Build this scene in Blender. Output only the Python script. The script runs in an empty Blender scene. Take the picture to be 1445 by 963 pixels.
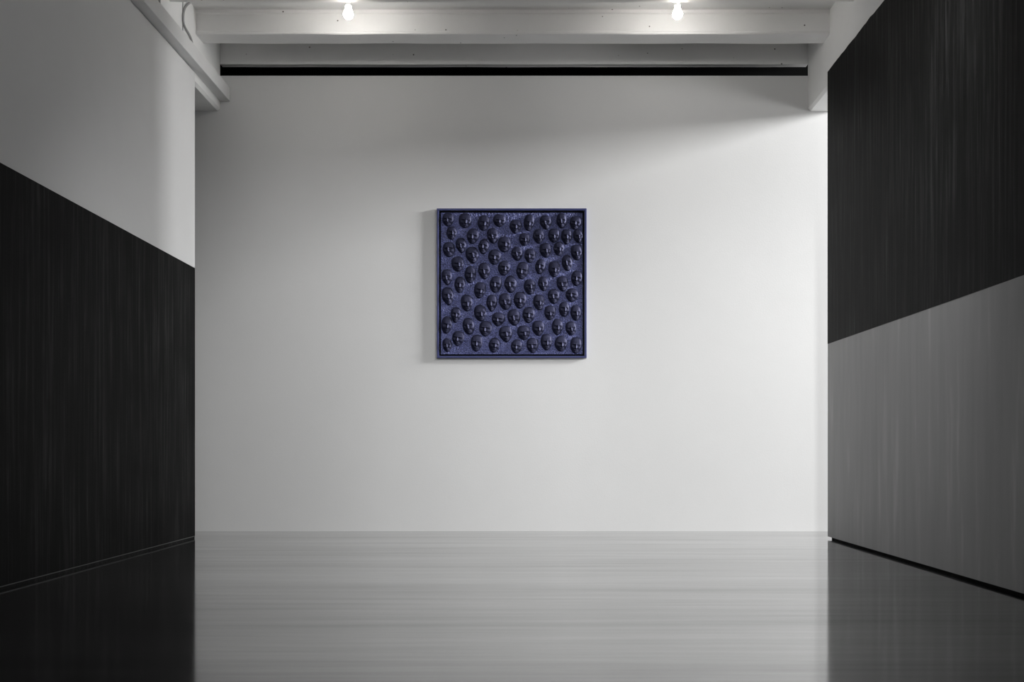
import bpy, bmesh, math, random
from mathutils import Vector, noise

random.seed(7)
S = bpy.context.scene
COL = S.collection

# ---------------------------------------------------------------- helpers
def new_mat(name):
    m = bpy.data.materials.new(name)
    m.use_nodes = True
    nt = m.node_tree
    return m, nt, nt.nodes['Principled BSDF']

def N(nt, t, **kw):
    n = nt.nodes.new(t)
    for k, v in kw.items():
        if k in n.inputs.keys():
            n.inputs[k].default_value = v
        else:
            setattr(n, k, v)
    return n

def L(nt, a, b):
    nt.links.new(a, b)

def coords(nt, scale):
    tc = N(nt, 'ShaderNodeTexCoord')
    mp = N(nt, 'ShaderNodeMapping')
    mp.inputs['Scale'].default_value = scale
    L(nt, tc.outputs['Object'], mp.inputs['Vector'])
    return mp.outputs['Vector']

def ramp(nt, fac, stops):
    r = N(nt, 'ShaderNodeValToRGB')
    e = r.color_ramp.elements
    e[0].position, e[0].color = stops[0][0], (*stops[0][1], 1)
    e[1].position, e[1].color = stops[1][0], (*stops[1][1], 1)
    for p, c in stops[2:]:
        q = e.new(p); q.color = (*c, 1)
    L(nt, fac, r.inputs['Fac'])
    return r.outputs['Color']

def g(v):
    return (v, v, v)

def box(bm, x0, x1, y0, y1, z0, z1):
    vs = [bm.verts.new(p) for p in ((x0,y0,z0),(x1,y0,z0),(x1,y1,z0),(x0,y1,z0),
                                    (x0,y0,z1),(x1,y0,z1),(x1,y1,z1),(x0,y1,z1))]
    for f in ((3,2,1,0),(4,5,6,7),(0,1,5,4),(1,2,6,5),(2,3,7,6),(3,0,4,7)):
        bm.faces.new([vs[i] for i in f])

def prism(bm, pts, a0, a1, axis):
    """extrude a 2-D outline along x ('x': pts are (y,z)) or y ('y': pts are (x,z))"""
    def P(p, a):
        return (a, p[0], p[1]) if axis == 'x' else (p[0], a, p[1])
    A = [bm.verts.new(P(p, a0)) for p in pts]
    B = [bm.verts.new(P(p, a1)) for p in pts]
    n = len(pts)
    for i in range(n):
        j = (i + 1) % n
        bm.faces.new((A[i], A[j], B[j], B[i]))
    bm.faces.new(A[::-1]); bm.faces.new(B)

def lathe(bm, prof, seg=32):
    rings = []
    for r, z in prof:
        if r < 1e-5:
            rings.append([bm.verts.new((0, 0, z))])
        else:
            rings.append([bm.verts.new((r*math.cos(2*math.pi*i/seg), r*math.sin(2*math.pi*i/seg), z)) for i in range(seg)])
    for a, b in zip(rings, rings[1:]):
        for i in range(seg):
            j = (i + 1) % seg
            if len(a) == 1 and len(b) > 1: bm.faces.new((a[0], b[j], b[i]))
            elif len(b) == 1 and len(a) > 1: bm.faces.new((a[i], a[j], b[0]))
            elif len(a) > 1: bm.faces.new((a[i], a[j], b[j], b[i]))

def obj(name, bm, mat, parent=None, smooth=False, bevel=0, origin=None, seg=2):
    bmesh.ops.recalc_face_normals(bm, faces=bm.faces)
    if origin:
        bmesh.ops.translate(bm, verts=bm.verts, vec=[-c for c in origin])
    me = bpy.data.meshes.new(name)
    bm.to_mesh(me); bm.free()
    for p in me.polygons: p.use_smooth = smooth
    me.materials.append(mat)
    o = bpy.data.objects.new(name, me)
    COL.objects.link(o)
    if origin: o.location = origin
    if parent: o.parent = parent
    if bevel:
        b = o.modifiers.new('bevel', 'BEVEL'); b.width = bevel; b.segments = seg
        b.limit_method = 'ANGLE'
    return o

def empty(name, loc):
    o = bpy.data.objects.new(name, None); COL.objects.link(o)
    o.location = loc; o.empty_display_size = .1
    return o

def tag(o, label, cat, group=None):
    o['label'] = label; o['category'] = cat
    if group: o['group'] = group
    return o

def struct(o):
    o['kind'] = 'structure'
    return o

# ---------------------------------------------------------------- camera: 35 mm lens, 1 m above the floor, shifted up
F = 1445 * 35 / 36
VX, VY = 746.0, 634.0
cam_d = bpy.data.cameras.new('camera'); cam = bpy.data.objects.new('camera', cam_d)
COL.objects.link(cam); S.camera = cam
cam.location = (0, 0, 1); cam.rotation_euler = (math.pi/2, 0, 0)
cam_d.sensor_width = 36; cam_d.lens = 35
cam_d.shift_x = (722.5 - VX) / 1445
cam_d.shift_y = (VY - 481.5) / 1445
cam_d.clip_end = 100

# the room, in metres
D = F / 116.0                 # back wall
XL, XR = -3.738, 3.336        # faces of the two side walls
YL, YR = F / 126.0, F / 126.5 # where they stop short of the back wall
GL, GR = -3.752, 3.397        # inner faces of the girders
ZB = 5.681                    # underside of the cross beams
ZC = 5.96                     # ceiling
Y0 = 1.5                      # the side walls start here

# ---------------------------------------------------------------- materials
def paint(name, col, rough=.7, speck=True, bump=.05, patch=.06):
    m, nt, b = new_mat(name)
    v = coords(nt, (1, 1, 1))
    n1 = N(nt, 'ShaderNodeTexNoise', Scale=1.7, Detail=5.0, Roughness=.6); L(nt, v, n1.inputs['Vector'])
    c = ramp(nt, n1.outputs['Fac'], [(.3, tuple(x*(1-patch) for x in col)), (.7, col)])
    if speck:
        vo = N(nt, 'ShaderNodeTexVoronoi', Scale=8.0, Randomness=1.0); L(nt, v, vo.inputs['Vector'])
        s1 = ramp(nt, vo.outputs['Distance'], [(.06, g(1)), (.085, g(0))])
        sep = N(nt, 'ShaderNodeSeparateColor'); L(nt, vo.outputs['Color'], sep.inputs['Color'])
        s2 = ramp(nt, sep.outputs['Red'], [(.5, g(0)), (.52, g(1))])
        mu = N(nt, 'ShaderNodeMath', operation='MULTIPLY'); L(nt, s1, mu.inputs[0]); L(nt, s2, mu.inputs[1])
        mx = N(nt, 'ShaderNodeMix', data_type='RGBA'); L(nt, mu.outputs[0], mx.inputs[0])
        L(nt, c, mx.inputs[6]); mx.inputs[7].default_value = (.12, .11, .1, 1)
        c = mx.outputs[2]
    L(nt, c, b.inputs['Base Color'])
    b.inputs['Roughness'].default_value = rough
    n2 = N(nt, 'ShaderNodeTexNoise', Scale=55.0, Detail=3.0); L(nt, v, n2.inputs['Vector'])
    bp = N(nt, 'ShaderNodeBump', Strength=bump, Distance=.01); L(nt, n2.outputs['Fac'], bp.inputs['Height'])
    L(nt, bp.outputs['Normal'], b.inputs['Normal'])
    return m

M_wall = paint('white_wall_paint', (.78, .78, .775), .85, speck=False, bump=.06, patch=.02)
M_side = paint('white_side_wall_paint', (.74, .74, .74), .6, speck=False, bump=.03, patch=.03)
M_beam = paint('painted_beam', (.87, .865, .855), .55, bump=.12)
M_gird = paint('painted_girder', (.86, .86, .85), .55, speck=False, bump=.1)
M_trunk = paint('painted_trunking', (.74, .74, .735), .5, speck=False, bump=.02)

def plaster():
    m, nt, b = new_mat('grey_plaster')
    v = coords(nt, (1, 6, .55))
    n1 = N(nt, 'ShaderNodeTexNoise', Scale=1.6, Detail=4.0); L(nt, v, n1.inputs['Vector'])
    c1 = ramp(nt, n1.outputs['Fac'], [(.3, g(.35)), (.6, g(.39)), (.78, g(.5))])
    L(nt, c1, b.inputs['Base Color'])
    b.inputs['Roughness'].default_value = .6
    return m
M_plaster = plaster()

def stained():
    m, nt, b = new_mat('black_stained_timber')
    v = coords(nt, (1, 26, .8))
    n1 = N(nt, 'ShaderNodeTexNoise', Scale=1.0, Detail=6.0, Roughness=.7); L(nt, v, n1.inputs['Vector'])
    c1 = ramp(nt, n1.outputs['Fac'], [(.36, g(.002)), (.5, g(.007)), (.7, g(.042))])
    v2 = coords(nt, (1, 1.8, 1.2))
    n2 = N(nt, 'ShaderNodeTexNoise', Scale=1.3, Detail=3.0); L(nt, v2, n2.inputs['Vector'])
    c2 = ramp(nt, n2.outputs['Fac'], [(.32, g(.35)), (.68, g(1))])
    mx = N(nt, 'ShaderNodeMix', data_type='RGBA', blend_type='MULTIPLY'); mx.inputs[0].default_value = 1
    L(nt, c1, mx.inputs[6]); L(nt, c2, mx.inputs[7])
    L(nt, mx.outputs[2], b.inputs['Base Color'])
    b.inputs['Roughness'].default_value = .6
    b.inputs['Specular IOR Level'].default_value = .08
    bp = N(nt, 'ShaderNodeBump', Strength=.25, Distance=.006); L(nt, n1.outputs['Fac'], bp.inputs['Height'])
    L(nt, bp.outputs['Normal'], b.inputs['Normal'])
    return m
M_black = stained()

def floor_mat():
    m, nt, b = new_mat('polished_dark_floor')
    v = coords(nt, (.22, 4.2, 1))
    n1 = N(nt, 'ShaderNodeTexNoise', Scale=1.0, Detail=6.0, Roughness=.62); L(nt, v, n1.inputs['Vector'])
    v2 = coords(nt, (.8, 1.3, 1))
    n2 = N(nt, 'ShaderNodeTexNoise', Scale=1.0, Detail=4.0); L(nt, v2, n2.inputs['Vector'])
    L(nt, ramp(nt, n1.outputs['Fac'], [(.3, g(.022)), (.7, g(.05))]), b.inputs['Base Color'])
    ro = N(nt, 'ShaderNodeMapRange'); ro.inputs['From Min'].default_value = .3; ro.inputs['From Max'].default_value = .7
    ro.inputs['To Min'].default_value = .07; ro.inputs['To Max'].default_value = .12
    L(nt, n2.outputs['Fac'], ro.inputs['Value']); L(nt, ro.outputs[0], b.inputs['Roughness'])
    b.inputs['Metallic'].default_value = .25
    b.inputs['Coat Weight'].default_value = 1; b.inputs['Coat IOR'].default_value = 1.48; b.inputs['Coat Roughness'].default_value = .08
    # worn matt streaks running across the room, and a few scuffs
    v3 = coords(nt, (.35, 7.5, 1))
    n3 = N(nt, 'ShaderNodeTexNoise', Scale=1.0, Detail=8.0, Roughness=.72); L(nt, v3, n3.inputs['Vector'])
    v4 = coords(nt, (.12, 1.1, 1))
    n4 = N(nt, 'ShaderNodeTexNoise', Scale=1.0, Detail=3.0); L(nt, v4, n4.inputs['Vector'])
    ad = N(nt, 'ShaderNodeMath', operation='MULTIPLY_ADD'); L(nt, n4.outputs['Fac'], ad.inputs[0]); ad.inputs[1].default_value = .6
    L(nt, n3.outputs['Fac'], ad.inputs[2])
    mr = N(nt, 'ShaderNodeMapRange'); mr.inputs['From Min'].default_value = .62; mr.inputs['From Max'].default_value = 1.05
    mr.inputs['To Min'].default_value = 0; mr.inputs['To Max'].default_value = .22
    L(nt, ad.outputs[0], mr.inputs['Value'])
    df = N(nt, 'ShaderNodeBsdfDiffuse'); df.inputs['Color'].default_value = (.03, .03, .03, 1)
    mx = N(nt, 'ShaderNodeMixShader'); L(nt, mr.outputs[0], mx.inputs[0])
    L(nt, b.outputs[0], mx.inputs[1]); L(nt, df.outputs[0], mx.inputs[2])
    L(nt, mx.outputs[0], nt.nodes['Material Output'].inputs['Surface'])
    bp = N(nt, 'ShaderNodeBump', Strength=.04, Distance=.01); L(nt, n1.outputs['Fac'], bp.inputs['Height'])
    L(nt, bp.outputs['Normal'], b.inputs['Normal'])
    return m
M_floor = floor_mat()

def plain(name, col, rough=.5, spec=.5, metal=0):
    m, nt, b = new_mat(name)
    v = coords(nt, (1, 1, 1))
    n = N(nt, 'ShaderNodeTexNoise', Scale=12.0, Detail=3.0); L(nt, v, n.inputs['Vector'])
    L(nt, ramp(nt, n.outputs['Fac'], [(.3, tuple(x*.9 for x in col)), (.7, col)]), b.inputs['Base Color'])
    b.inputs['Roughness'].default_value = rough
    b.inputs['Specular IOR Level'].default_value = spec
    b.inputs['Metallic'].default_value = metal
    return m
M_void = plain('void_shade_black', g(.002), .95, .05)  # unlit darkness behind the slot, put into the colour
M_gap = plain('black_backing', g(.004), .9, .1)
M_dark = plain('matt_dark', g(.006), .8, .1)  # near-black: shade of the right wall's foot gap as colour; also the outer floor
M_strip = plain('highlight_grey', g(.1), .5)
M_cable = plain('grey_cable', g(.36), .5)
M_frame = plain('blue_lacquer', (.045, .055, .17), .35, .5)
M_socket = plain('white_socket', g(.75), .4)

def relief_mat(name, lo, hi, rough, bump, scale):
    m, nt, b = new_mat(name)
    v = coords(nt, (1, 1, 1))
    n = N(nt, 'ShaderNodeTexNoise', Scale=scale, Detail=5.0, Roughness=.7); L(nt, v, n.inputs['Vector'])
    L(nt, ramp(nt, n.outputs['Fac'], [(.38, lo), (.64, hi)]), b.inputs['Base Color'])
    b.inputs['Roughness'].default_value = rough
    bp = N(nt, 'ShaderNodeBump', Strength=bump, Distance=.01); L(nt, n.outputs['Fac'], bp.inputs['Height'])
    L(nt, bp.outputs['Normal'], b.inputs['Normal'])
    return m
M_panel = relief_mat('crumpled_blue_paint', (.018, .021, .06), (.21, .24, .59), .38, .8, 85.0)  # sparkle of lit paint ridges put into the colour as pale and dark specks
M_mask = relief_mat('dark_blue_cast_paint', (.014, .0155, .037), (.032, .034, .08), .5, .2, 40.0)
M_mask.node_tree.nodes['Principled BSDF'].inputs['Metallic'].default_value = .6

def emit(name, col, strength):
    m, nt, b = new_mat(name)
    b.inputs['Base Color'].default_value = (.8, .8, .8, 1)
    b.inputs['Emission Color'].default_value = (*col, 1)
    b.inputs['Emission Strength'].default_value = strength
    return m
M_bulb = emit('lit_bulb_glass', (1, .965, .915), 80.0)

# ---------------------------------------------------------------- setting
bm = bmesh.new(); box(bm, -7, GR + .36, -3, D + 1.2, -.2, 0); struct(obj('floor', bm, M_floor))
bm = bmesh.new(); box(bm, GR + .362, 16, -3, 15, -.2, 0); struct(obj('floor_outer', bm, M_dark))
bm = bmesh.new(); box(bm, -7, GR + .36, -3, D + 1.2, ZC, ZC + .2); struct(obj('ceiling', bm, M_beam))
bm = bmesh.new(); box(bm, -7, GR + .36, D, D + .1, 0, 1 + (VY - 107)/116.0); struct(obj('wall_back', bm, M_wall))
bm = bmesh.new(); box(bm, -7, GR + .36, D + .55, D + .6, 0, ZC); struct(obj('wall_void', bm, M_void))  # black sheets added behind the slot so that it stays dark
bm = bmesh.new(); box(bm, -7, GR + .36, D + .1, D + .55, ZC - .03, ZC - .005); struct(obj('ceiling_void', bm, M_void))

# left wall: white above, black timber below; a dark board at its foot imitates the dark floor reflection
zl_b, zl_m, zl_t = .0214, 1 + (VY - 378.4)/126, 1 + (VY - 104)/126
bm = bmesh.new()
prism(bm, [(XL - .02, zl_b), (XL - .02, zl_m), (XL, zl_m), (XL, zl_t), (XL - .17, zl_t), (XL - .17, zl_b)], Y0, YL, 'y')
struct(obj('wall_left', bm, M_side))
bm = bmesh.new(); box(bm, XL - .15, XL - .002, Y0, YL - .001, 0, zl_b - .0005); struct(obj('reflection_board_left', bm, M_black))
bm = bmesh.new(); box(bm, XL - .019, XL + .002, Y0, YL, zl_b + .007, zl_m - .002)
tag(obj('timber_panel', bm, M_black), 'black stained timber panel covering the lower part of the left wall', 'wall panel')
bm = bmesh.new(); box(bm, XL - .019, XL + .004, Y0, YL, zl_b, zl_b + .005); struct(obj('edge_highlight', bm, M_strip))  # edge highlight along the panel foot, built as a pale strip

# right wall: grey plaster below, black timber above with an uneven top edge
zr_b, zr_m, zr_t = .0245, 1 + (VY - 485.7)/126.5, 1 + (VY - 101)/126.5
bm = bmesh.new()
prism(bm, [(XR, zr_b), (XR, zr_m), (XR + .02, zr_m), (XR + .02, zr_t - .03), (XR + .17, zr_t - .03), (XR + .17, zr_b)], Y0, YR, 'y')
struct(obj('wall_right', bm, M_plaster))
bm = bmesh.new(); box(bm, XR + .04, XR + .15, Y0, YR - .02, 0, zr_b); struct(obj('shadow_gap_right', bm, M_dark))  # dark strip added for the shadow in the gap under the wall
bm = bmesh.new()
n = 160; fr = []; bk = []
for i in range(n + 1):
    y = Y0 + (YR - Y0)*i/n
    dz = .016*noise.noise((y*2.3, 3.1, 0)) + .008*noise.noise((y*9, 1.1, 0))
    fr.append((bm.verts.new((XR - .002, y, zr_m + .002)), bm.verts.new((XR - .002, y, zr_t + dz))))
    bk.append((bm.verts.new((XR + .019, y, zr_m + .002)), bm.verts.new((XR + .019, y, zr_t + dz))))
for i in range(n):
    bm.faces.new((fr[i][0], fr[i+1][0], fr[i+1][1], fr[i][1]))
    bm.faces.new((bk[i][0], bk[i][1], bk[i+1][1], bk[i+1][0]))
    bm.faces.new((fr[i][1], fr[i+1][1], bk[i+1][1], bk[i][1]))
    bm.faces.new((fr[i][0], bk[i][0], bk[i+1][0], fr[i+1][0]))
bm.faces.new((fr[0][0], fr[0][1], bk[0][1], bk[0][0])); bm.faces.new((fr[n][0], bk[n][0], bk[n][1], fr[n][1]))
tag(obj('timber_panel', bm, M_black), 'black stained timber panel covering the upper part of the right wall, its top edge uneven', 'wall panel')

# outer walls of the side spaces; daylight from the right enters by openings added and placed to shape it
bm = bmesh.new(); box(bm, -7.2, -7, -3, D + 1.2, 0, ZC); struct(obj('wall_outer', bm, M_wall))
WX = 16.0
WINS = ((8.7, 10.2, 6.0, 9.0, 5100), (12.1, 13.2, .3, 6.0, 1200), (7.0, 8.6, .3, 3.5, 800), (10.35, 11.3, 6.0, 9.0, 1800))   # y0, y1, z0, z1, light
bm = bmesh.new()
ys = sorted({-3, 15} | {v for q in WINS for v in q[:2]}); zs = sorted({0, 10} | {v for q in WINS for v in q[2:4]})
for y0, y1 in zip(ys, ys[1:]):
    for z0, z1 in zip(zs, zs[1:]):
        if not any(q[0] <= y0 and y1 <= q[1] and q[2] <= z0 and z1 <= q[3] for q in WINS):
            box(bm, WX, WX + .2, y0, y1, z0, z1)
struct(obj('wall_window', bm, M_wall))
for k, (wy0, wy1, wz0, wz1, pw_) in enumerate(WINS):
    bm = bmesh.new()
    for y0, y1, z0, z1 in ((wy0, wy0+.06, wz0, wz1), (wy1-.06, wy1, wz0, wz1), (wy0+.06, wy1-.06, wz0, wz0+.06), (wy0+.06, wy1-.06, wz1-.06, wz1)):
        box(bm, WX + .02, WX + .1, y0, y1, z0, z1)
    struct(obj('window_%d' % (k + 1), bm, M_side))

# wall behind the camera, with a low opening made up for the front fill
bm = bmesh.new()
for x0, x1, z0, z1 in ((-7, -3, 0, ZC), (3, GR + .36, 0, ZC), (-3, 3, 0, .2), (-3, 3, 2.2, ZC)):
    box(bm, x0, x1, -2.8, -2.6, z0, z1)
struct(obj('wall_front', bm, M_side))
bm = bmesh.new()
for x0, x1, z0, z1 in ((-3, -2.94, .2, 2.2), (2.94, 3, .2, 2.2), (-2.94, 2.94, .2, .26), (-2.94, 2.94, 2.14, 2.2)):
    box(bm, x0, x1, -2.76, -2.68, z0, z1)
struct(obj('window_5', bm, M_side))

# ---------------------------------------------------------------- girders, beams, trunking, cables
def girder(name_label, x_in, sgn, y_end, z_main):
    zb = 1 + (VY - 157)/116.0
    bm = bmesh.new(); c = .03
    xo = x_in + sgn*.35
    bm2 = [(x_in, z_main), (x_in, ZC - .001), (xo, ZC - .001), (xo, z_main)]
    prism(bm, bm2, Y0, y_end + .02, 'y')
    prism(bm, [(x_in, zb + c), (x_in, ZC - .001), (xo, ZC - .001), (xo, zb), (x_in + sgn*c, zb)], y_end + .02, D - .001, 'y')
    o = obj('girder', bm, M_gird)
    return tag(o, name_label, 'girder')
girder('white painted girder over the left wall with trunking fixed along it', GL, -1, YL, zl_t + .012)
girder('white painted girder over the right wall, lit bright on its underside', GR, 1, YR, zr_t + .03)

def beam(y0, y1, label, lip=True, c=.008):
    bm = bmesh.new()
    if lip:
        p = [(y0 - .012, ZB + c), (y0 - .012, ZB + .028), (y0 - .002, ZB + .036), (y0, ZB + .04), (y0, ZC - .05), (y0 - .012, ZC - .035), (y0 - .012, ZC - .001),
             (y1, ZC - .001), (y1, ZB + c), (y1 - c, ZB), (y0 - .012 + c, ZB)]
    else:
        p = [(y0, ZB + c), (y0, ZC - .001), (y1, ZC - .001), (y1, ZB + c), (y1 - c, ZB), (y0 + c, ZB)]
    # cut lengthwise so that the edges can wander a little, as old timber does
    xa, xb = GL + .001, GR - .001
    n = 60; rings = []
    for i in range(n + 1):
        x = xa + (xb - xa)*i/n
        ring = []
        for k, (y, z) in enumerate(p):
            w = .005 if z < ZC - .01 else 0
            if y == y1: w = 0
            ring.append(bm.verts.new((x, y + w*noise.noise((x*1.1, k*.3, y0)), z + w*noise.noise((x*1.7, y0, 5 + k*.3)))))
        rings.append(ring)
    m = len(p)
    for a, b in zip(rings, rings[1:]):
        for k in range(m):
            bm.faces.new((a[k], a[(k+1) % m], b[(k+1) % m], b[k]))
    bm.faces.new(rings[0][::-1]); bm.faces.new(rings[-1])
    return tag(obj('ceiling_beam', bm, M_beam), label, 'beam', None)
beam(F/134.7 - .26, F/134.7, 'nearest white ceiling beam, its underside cut by the top of the photo', lip=False)
beam(F/125.0, F/122.2, 'white ceiling beam lit by the two bare bulbs')
beam(D - .006, D + .085, 'shaded white ceiling beam over the black slot at the top of the back wall', lip=False, c=.0005)

bm = bmesh.new(); box(bm, GL + .001, -421/116.0, Y0, D - .001, 1 + (VY - 143.5)/116, 1 + (VY - 124)/116)
tag(obj('cable_trunking', bm, M_trunk, bevel=.004), 'long white square trunking fixed along the left girder', 'trunking')

def tube(name, pts, r, mat):
    cu = bpy.data.curves.new(name, 'CURVE'); cu.dimensions = '3D'
    sp = cu.splines.new('NURBS'); sp.points.add(len(pts) - 1); sp.use_endpoint_u = True; sp.order_u = 4
    for q, p in zip(sp.points, pts): q.co = (*p, 1)
    cu.bevel_depth = r; cu.bevel_resolution = 3; cu.use_fill_caps = True
    t = bpy.data.objects.new('tmp', cu); COL.objects.link(t)
    dg = bpy.context.evaluated_depsgraph_get()
    me = bpy.data.meshes.new_from_object(t.evaluated_get(dg))
    bpy.data.objects.remove(t); me.name = name
    me.materials.clear(); me.materials.append(mat)
    for f in me.polygons: f.use_smooth = True
    o = bpy.data.objects.new(name, me); COL.objects.link(o)
    return o
def on_girder(px, py, off):       # a point on the girder's inner face, off metres out of it
    X = GL + off
    s = (px - VX)/X
    return (X, F/s, 1 + (VY - py)/s)
tag(tube('cable', [on_girder(x, y, (.0125)) for x, y in ((268, 4), (263, 7), (259, 14), (258.5, 24), (258.5, 33), (262, 41), (268, 50), (270.5, 58), (272.5, 66), (273, 77.5))], .012, M_cable),
    'grey cable bending down the left girder to the trunking', 'cable')
p = on_girder(258, 10, .0045)
zt0 = 1 + (VY - 124)/116
tag(tube('wire', [(p[0], p[1], ZC - .02), (p[0], p[1], 5.8), (p[0], p[1], 5.6), (p[0], p[1], zt0 + .12)], .004, M_cable),
    'thin straight wire hanging beside the bent cable on the left girder', 'wire')
p = on_girder(225, 4, .0115)
tag(tube('conduit', [(p[0], p[1], ZC - .002), (p[0], p[1], 5.8), (p[0], p[1], 5.7), (p[0], p[1], 1 + (VY - 9)*p[1]/F)], .011, M_cable),
    'short grey conduit stub at the top edge, nearer than the bent cable', 'conduit')

# ---------------------------------------------------------------- bare bulbs
def bulb_lamp(px, label):
    y = F/132.5
    t = tag(empty('bulb_lamp', ((px - VX)/132.5, y, ZC - .001)), label, 'lamp', 'bare bulbs in the ceiling bay')
    return t
t0 = bulb_lamp(491.5, 'left of the two bare glowing bulbs hanging under the white ceiling')
zb = 1 + (VY - 27)/132.5 - ZC       # bulb bottom, measured from the ceiling
bm = bmesh.new(); R = .053
prof = [(0, zb)]
for i in range(1, 11):
    a = math.pi*.5*i/10*1.22
    prof.append((R*math.sin(a), zb + R - R*math.cos(a)))
prof += [(.044, zb + .084), (.036, zb + .103), (.031, zb + .12), (.029, zb + .14)]
lathe(bm, prof); obj('bulb', bm, M_bulb, t0, smooth=True)
bm = bmesh.new(); lathe(bm, [(0, zb + .139), (.031, zb + .139), (.033, zb + .146), (.033, zb + .2), (.026, zb + .21), (0, zb + .21)])
obj('socket', bm, M_socket, t0, smooth=False)
bm = bmesh.new(); lathe(bm, [(0, zb + .2095), (.07, zb + .2095), (.07, -.012), (.062, 0), (0, 0)] if zb + .2095 < -.013 else [(0, -.02), (.07, -.02), (.07, -.005), (.062, 0), (0, 0)])
obj('ceiling_rose', bm, M_socket, t0)
t1 = bulb_lamp(956, 'right of the two bare glowing bulbs hanging under the white ceiling')
for ch in list(t0.children):
    c = ch.copy(); COL.objects.link(c); c.parent = t1

# ---------------------------------------------------------------- the relief picture
SP = F/(D - .03)                          # pixels per metre in the picture's front plane
def wx(px): return (px - VX)/SP
def wz(py): return 1 + (VY - py)/SP
fx0, fx1, fz0, fz1 = wx(616.3), wx(827.8), wz(505.6), wz(294.2)
cx, cz = (fx0 + fx1)/2, (fz0 + fz1)/2
art = empty('relief_picture', (cx, D - .001, cz))
tag(art, 'square dark blue relief of many small face masks, slim blue frame, on white wall', 'picture')
hw, hh = (fx1 - fx0)/2, (fz1 - fz0)/2
fw, gp, dep = .026, .022, .032
bm = bmesh.new()
O = [(-hw, -hh), (hw, -hh), (hw, hh), (-hw, hh)]
I = [(-hw+fw, -hh+fw), (hw-fw, -hh+fw), (hw-fw, hh-fw), (-hw+fw, hh-fw)]
rr = []
for pts, y in ((O, -dep), (I, -dep), (I, -.002), (O, -.002)):
    rr.append([bm.verts.new((x, y, z)) for x, z in pts])
for a, b in zip(rr, rr[1:] + rr[:1]):
    for i in range(4):
        bm.faces.new((a[i], a[(i+1) % 4], b[(i+1) % 4], b[i]))
obj('frame', bm, M_frame, art, bevel=.004)
bm = bmesh.new(); box(bm, -hw+fw+.001, hw-fw-.001, -.004, -.0025, -hh+fw+.001, hh-fw-.001); obj('backing_board', bm, M_gap, art)
# crumpled panel: a dense grid with real lumps, closed at the sides
pw = hw - fw - gp; ph = hh - fw - gp; PY = -.010
bm = bmesh.new(); n = 400; gv = []
for j in range(n + 1):
    row = []
    for i in range(n + 1):
        x = -pw + 2*pw*i/n; z = -ph + 2*ph*j/n
        d = max(-.004, .002*noise.noise((x*22, z*22, 0)) + .004*noise.noise((x*52, z*52, 4)) + .0045*noise.noise((x*100, z*100, 9)))
        row.append(bm.verts.new((x, PY - d, z)))
    gv.append(row)
for j in range(n):
    for i in range(n):
        bm.faces.new((gv[j][i], gv[j][i+1], gv[j+1][i+1], gv[j+1][i]))
edge = [gv[0][i] for i in range(n+1)] + [gv[j][n] for j in range(1, n+1)] + [gv[n][i] for i in range(n-1, -1, -1)] + [gv[j][0] for j in range(n-1, 0, -1)]
back = [bm.verts.new((v.co.x, -.0042, v.co.z)) for v in edge]
for i in range(len(edge)):
    j = (i + 1) % len(edge)
    bm.faces.new((edge[j], edge[i], back[i], back[j]))
bm.faces.new(back)
obj('relief_panel', bm, M_panel, art, smooth=True)

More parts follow.
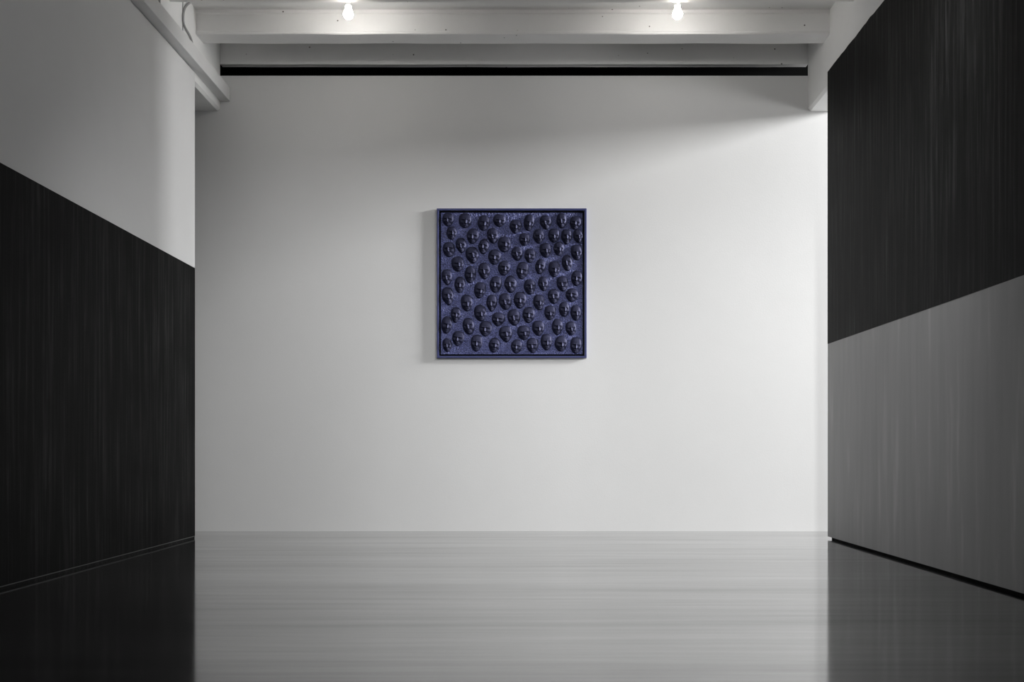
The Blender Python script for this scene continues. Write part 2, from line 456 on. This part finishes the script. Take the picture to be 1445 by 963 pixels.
def G(u, v, cu, cv, su, sv):
    return math.exp(-((u-cu)/su)**2 - ((v-cv)/sv)**2)
def face_mesh(k):
    """one cast face: unit half-width 1, half-height 1, depth along -y"""
    rnd = random.Random(100 + k)
    u0 = rnd.uniform(-.22, .22); v0 = rnd.uniform(-.16, .08)
    jaw = rnd.uniform(.55, .9); top = rnd.uniform(2.0, 2.8); lips = rnd.uniform(.7, 1.3)
    smile = rnd.uniform(-.06, .06); browh = rnd.uniform(.75, 1.2)
    bm = bmesh.new(); NR, NS = 26, 60
    def bound(t):
        c, s = math.cos(t), math.sin(t)
        if s >= 0:
            e = 2/top
            return (abs(c)**e*math.copysign(1, c), abs(s)**e)
        w = abs(c)**.95*math.copysign(1, c)
        q = -s
        # sides fall in towards a chin of half-width jaw
        return (w*(1 - (1-jaw)*q**1.3*.75), -q**1.05)
    def H(u, v, r):
        h = .86*(1 - r**2.3)**.52
        a, b = u - u0*(1 - r*r), v - v0*(1 - r*r)
        f = 0
        for sgn in (-1, 1):
            f -= .30*G(a, b, sgn*.40, .02, .23, .13)                       # socket
            f += .20*G(a, b, sgn*.40, -.02, .15, .065)                     # closed lid
            f -= .06*G(a, b, sgn*.40, -.075, .16, .025)
            f += .13*browh*G(a, b, sgn*.36, .19, .30, .07)                 # brow
            f += .09*G(a, b, sgn*.52, -.24, .20, .14)                      # cheekbone
            f -= .13*G(a, b, sgn*.52, -.55, .20, .2)                       # hollow cheek
            f += .08*G(a, b, sgn*.13, -.31, .07, .06)                      # nostril wing
            f -= .07*G(a, b, sgn*.26, -.36, .05, .12)
            f += .05*G(a, b + smile, sgn*.2, -.545, .12, .04)
        if -.42 < b < .3:
            t = max(0, min(1, (.2 - b)/.48))
            f += (.06 + .28*t)*math.exp(-(a/(.085 + .05*t))**2)*max(0, min(1, (b + .40)/.10))   # nose
        f -= .09*G(a, b, 0, -.43, .22, .05)
        f += .12*lips*G(a, b, 0, -.52, .22, .045)
        f -= .11*G(a, b, 0, -.575, .27, .022)
        f += .12*lips*G(a, b, 0, -.635, .18, .045)
        f -= .08*G(a, b, 0, -.72, .2, .05)
        f += .13*G(a, b, 0, -.84, .2, .1)
        h += 1.45*f
        h += .03*noise.noise((u*3 + k, v*3, k*1.7))
        return max(h, 0)*(1 - max(0, (r - .93)/.07)**2) 
    cv = bm.verts.new((0, -H(0, 0, 0), 0)); rings = []
    for i in range(1, NR + 1):
        r = (i/NR)**.85
        ring = []
        for j in range(NS):
            bx, bz = bound(2*math.pi*j/NS)
            ring.append(bm.verts.new((bx*r, -H(bx*r, bz*r, r), bz*r)))
        rings.append(ring)
    for j in range(NS):
        bm.faces.new((cv, rings[0][(j+1) % NS], rings[0][j]))
    for a, b in zip(rings, rings[1:]):
        for j in range(NS):
            q = (j + 1) % NS
            bm.faces.new((a[j], a[q], b[q], b[j]))
    # short skirt that sinks into the panel
    sk = [bm.verts.new((v.co.x, .12, v.co.z)) for v in rings[-1]]
    for j in range(NS):
        q = (j + 1) % NS
        bm.faces.new((rings[-1][j], rings[-1][q], sk[q], sk[j]))
    bm.faces.new(sk)
    bmesh.ops.recalc_face_normals(bm, faces=bm.faces)
    me = bpy.data.meshes.new('face_mask'); bm.to_mesh(me); bm.free()
    for p in me.polygons: p.use_smooth = True
    me.materials.append(M_mask)
    return me
variants = [face_mesh(k) for k in range(14)]
upper = [(143,140,105,125),(297,150,118,135),(467,170,112,145),(610,148,115,115),(757,205,108,130),(880,167,96,152),(1032,165,108,135),(1177,150,94,140),(1303,170,105,125),
 (175,262,95,125),(368,290,112,145),(550,287,102,145),(838,320,100,118),(968,292,102,135),(1107,285,104,130),(1222,298,100,142),(1328,290,90,125),(262,375,96,140),(150,413,112,140),
 (467,385,98,140),(655,365,122,148),(770,450,104,130),(890,468,102,132),(1030,420,106,135),(1152,405,95,130),(1313,440,102,145),(363,465,120,155),(566,482,118,140),(230,545,115,140),
 (1228,535,98,150),(983,568,96,142),(652,583,110,138),(472,607,110,155),(820,605,112,160),(1110,592,108,148),(345,640,105,160),(132,665,98,145),(1316,675,104,140)]
lower = [(250,25,98,150),(432,75,108,150),(576,22,108,153),(712,20,112,160),(887,43,108,145),(1010,15,92,138),(1185,15,106,140),(140,130,108,165),(313,190,108,155),(540,192,96,158),
 (664,178,114,155),(798,165,114,155),(970,185,102,145),(1106,130,108,138),(1272,118,118,125),(1200,248,98,140),(1306,280,98,145),(1072,280,104,135),(213,300,92,145),(436,283,112,152),
 (600,340,120,128),(743,322,116,152),(877,300,112,150),(130,392,100,160),(330,403,108,155),(485,425,118,142),(965,420,112,140),(1138,408,102,148),(1263,422,100,128),(668,475,120,150),
 (832,460,118,135),(235,515,112,140),(135,575,85,125),(402,557,108,155),(563,575,102,138),(767,587,104,130),(912,578,108,140),(1038,547,102,152),(1172,562,116,145),(1308,577,104,150)]
K = 1445/224.0
tilts = random.Random(5)
faces = [(610 + x/K, 288 + y/K, w/K, h/K) for x, y, w, h in upper] + [(610 + x/K, 398 + y/K, w/K, h/K) for x, y, w, h in lower]
for i, (x, y, w, h) in enumerate(faces):
    o = bpy.data.objects.new('face_mask', variants[(i*5 + i//9) % len(variants)]); COL.objects.link(o)
    o.parent = art
    o.location = (wx(x) - cx, PY - .001, wz(y) - cz)
    o.rotation_euler = (0, math.radians(tilts.uniform(-9, 9)), 0)
    o.scale = (w/2/SP, .036, h/2/SP)

# ---------------------------------------------------------------- light
def area(name, loc, rot, sx, sy, power, col=(1, 1, 1)):
    d = bpy.data.lights.new(name, 'AREA'); d.shape = 'RECTANGLE'; d.size = sx; d.size_y = sy
    d.energy = power; d.color = col
    o = bpy.data.objects.new(name, d); COL.objects.link(o)
    o.location = loc; o.rotation_euler = rot
    return o
# daylight from the right, one panel per added opening (points towards -x)
for wy0, wy1, wz0, wz1, pw_ in WINS:
    area('window_daylight', (WX - .005, (wy0 + wy1)/2, (wz0 + wz1)/2), (0, math.radians(90), 0), wz1 - wz0, wy1 - wy0, pw_)
# three unseen spots added as fill under the ceiling, aimed at the foot of the back wall
def spot(loc, aim, power, deg):
    d = bpy.data.lights.new('fill_spot', 'SPOT'); d.energy = power; d.spot_size = math.radians(deg)
    d.spot_blend = 1; d.shadow_soft_size = .2
    o = bpy.data.objects.new('fill_spot', d); COL.objects.link(o); o.location = loc
    o.rotation_euler = (Vector(aim) - Vector(loc)).to_track_quat('-Z', 'Y').to_euler()
spot((2.6, 6.6, 5.4), (2.5, 12.1, -.9), 500, 80)
spot((-1.0, 5.2, 5.4), (-1.8, 12.1, -1.6), 380, 75)
spot((2.6, 7.6, 5.4), (-4.6, 12.1, -.6), 400, 72)
# weak front fill, added at the made-up opening behind the camera
area('front_fill', (0, -2.5, 1.2), (math.radians(90), 0, 0), 6, 2, 15)

w = bpy.data.worlds.new('world'); S.world = w; w.use_nodes = True
bg = w.node_tree.nodes['Background']; bg.inputs['Color'].default_value = (1, 1, 1, 1); bg.inputs['Strength'].default_value = .28

S.view_settings.view_transform = 'Standard'; S.view_settings.look = 'None'
S.view_settings.exposure = 0; S.view_settings.gamma = 1; S.view_settings.use_curve_mapping = False
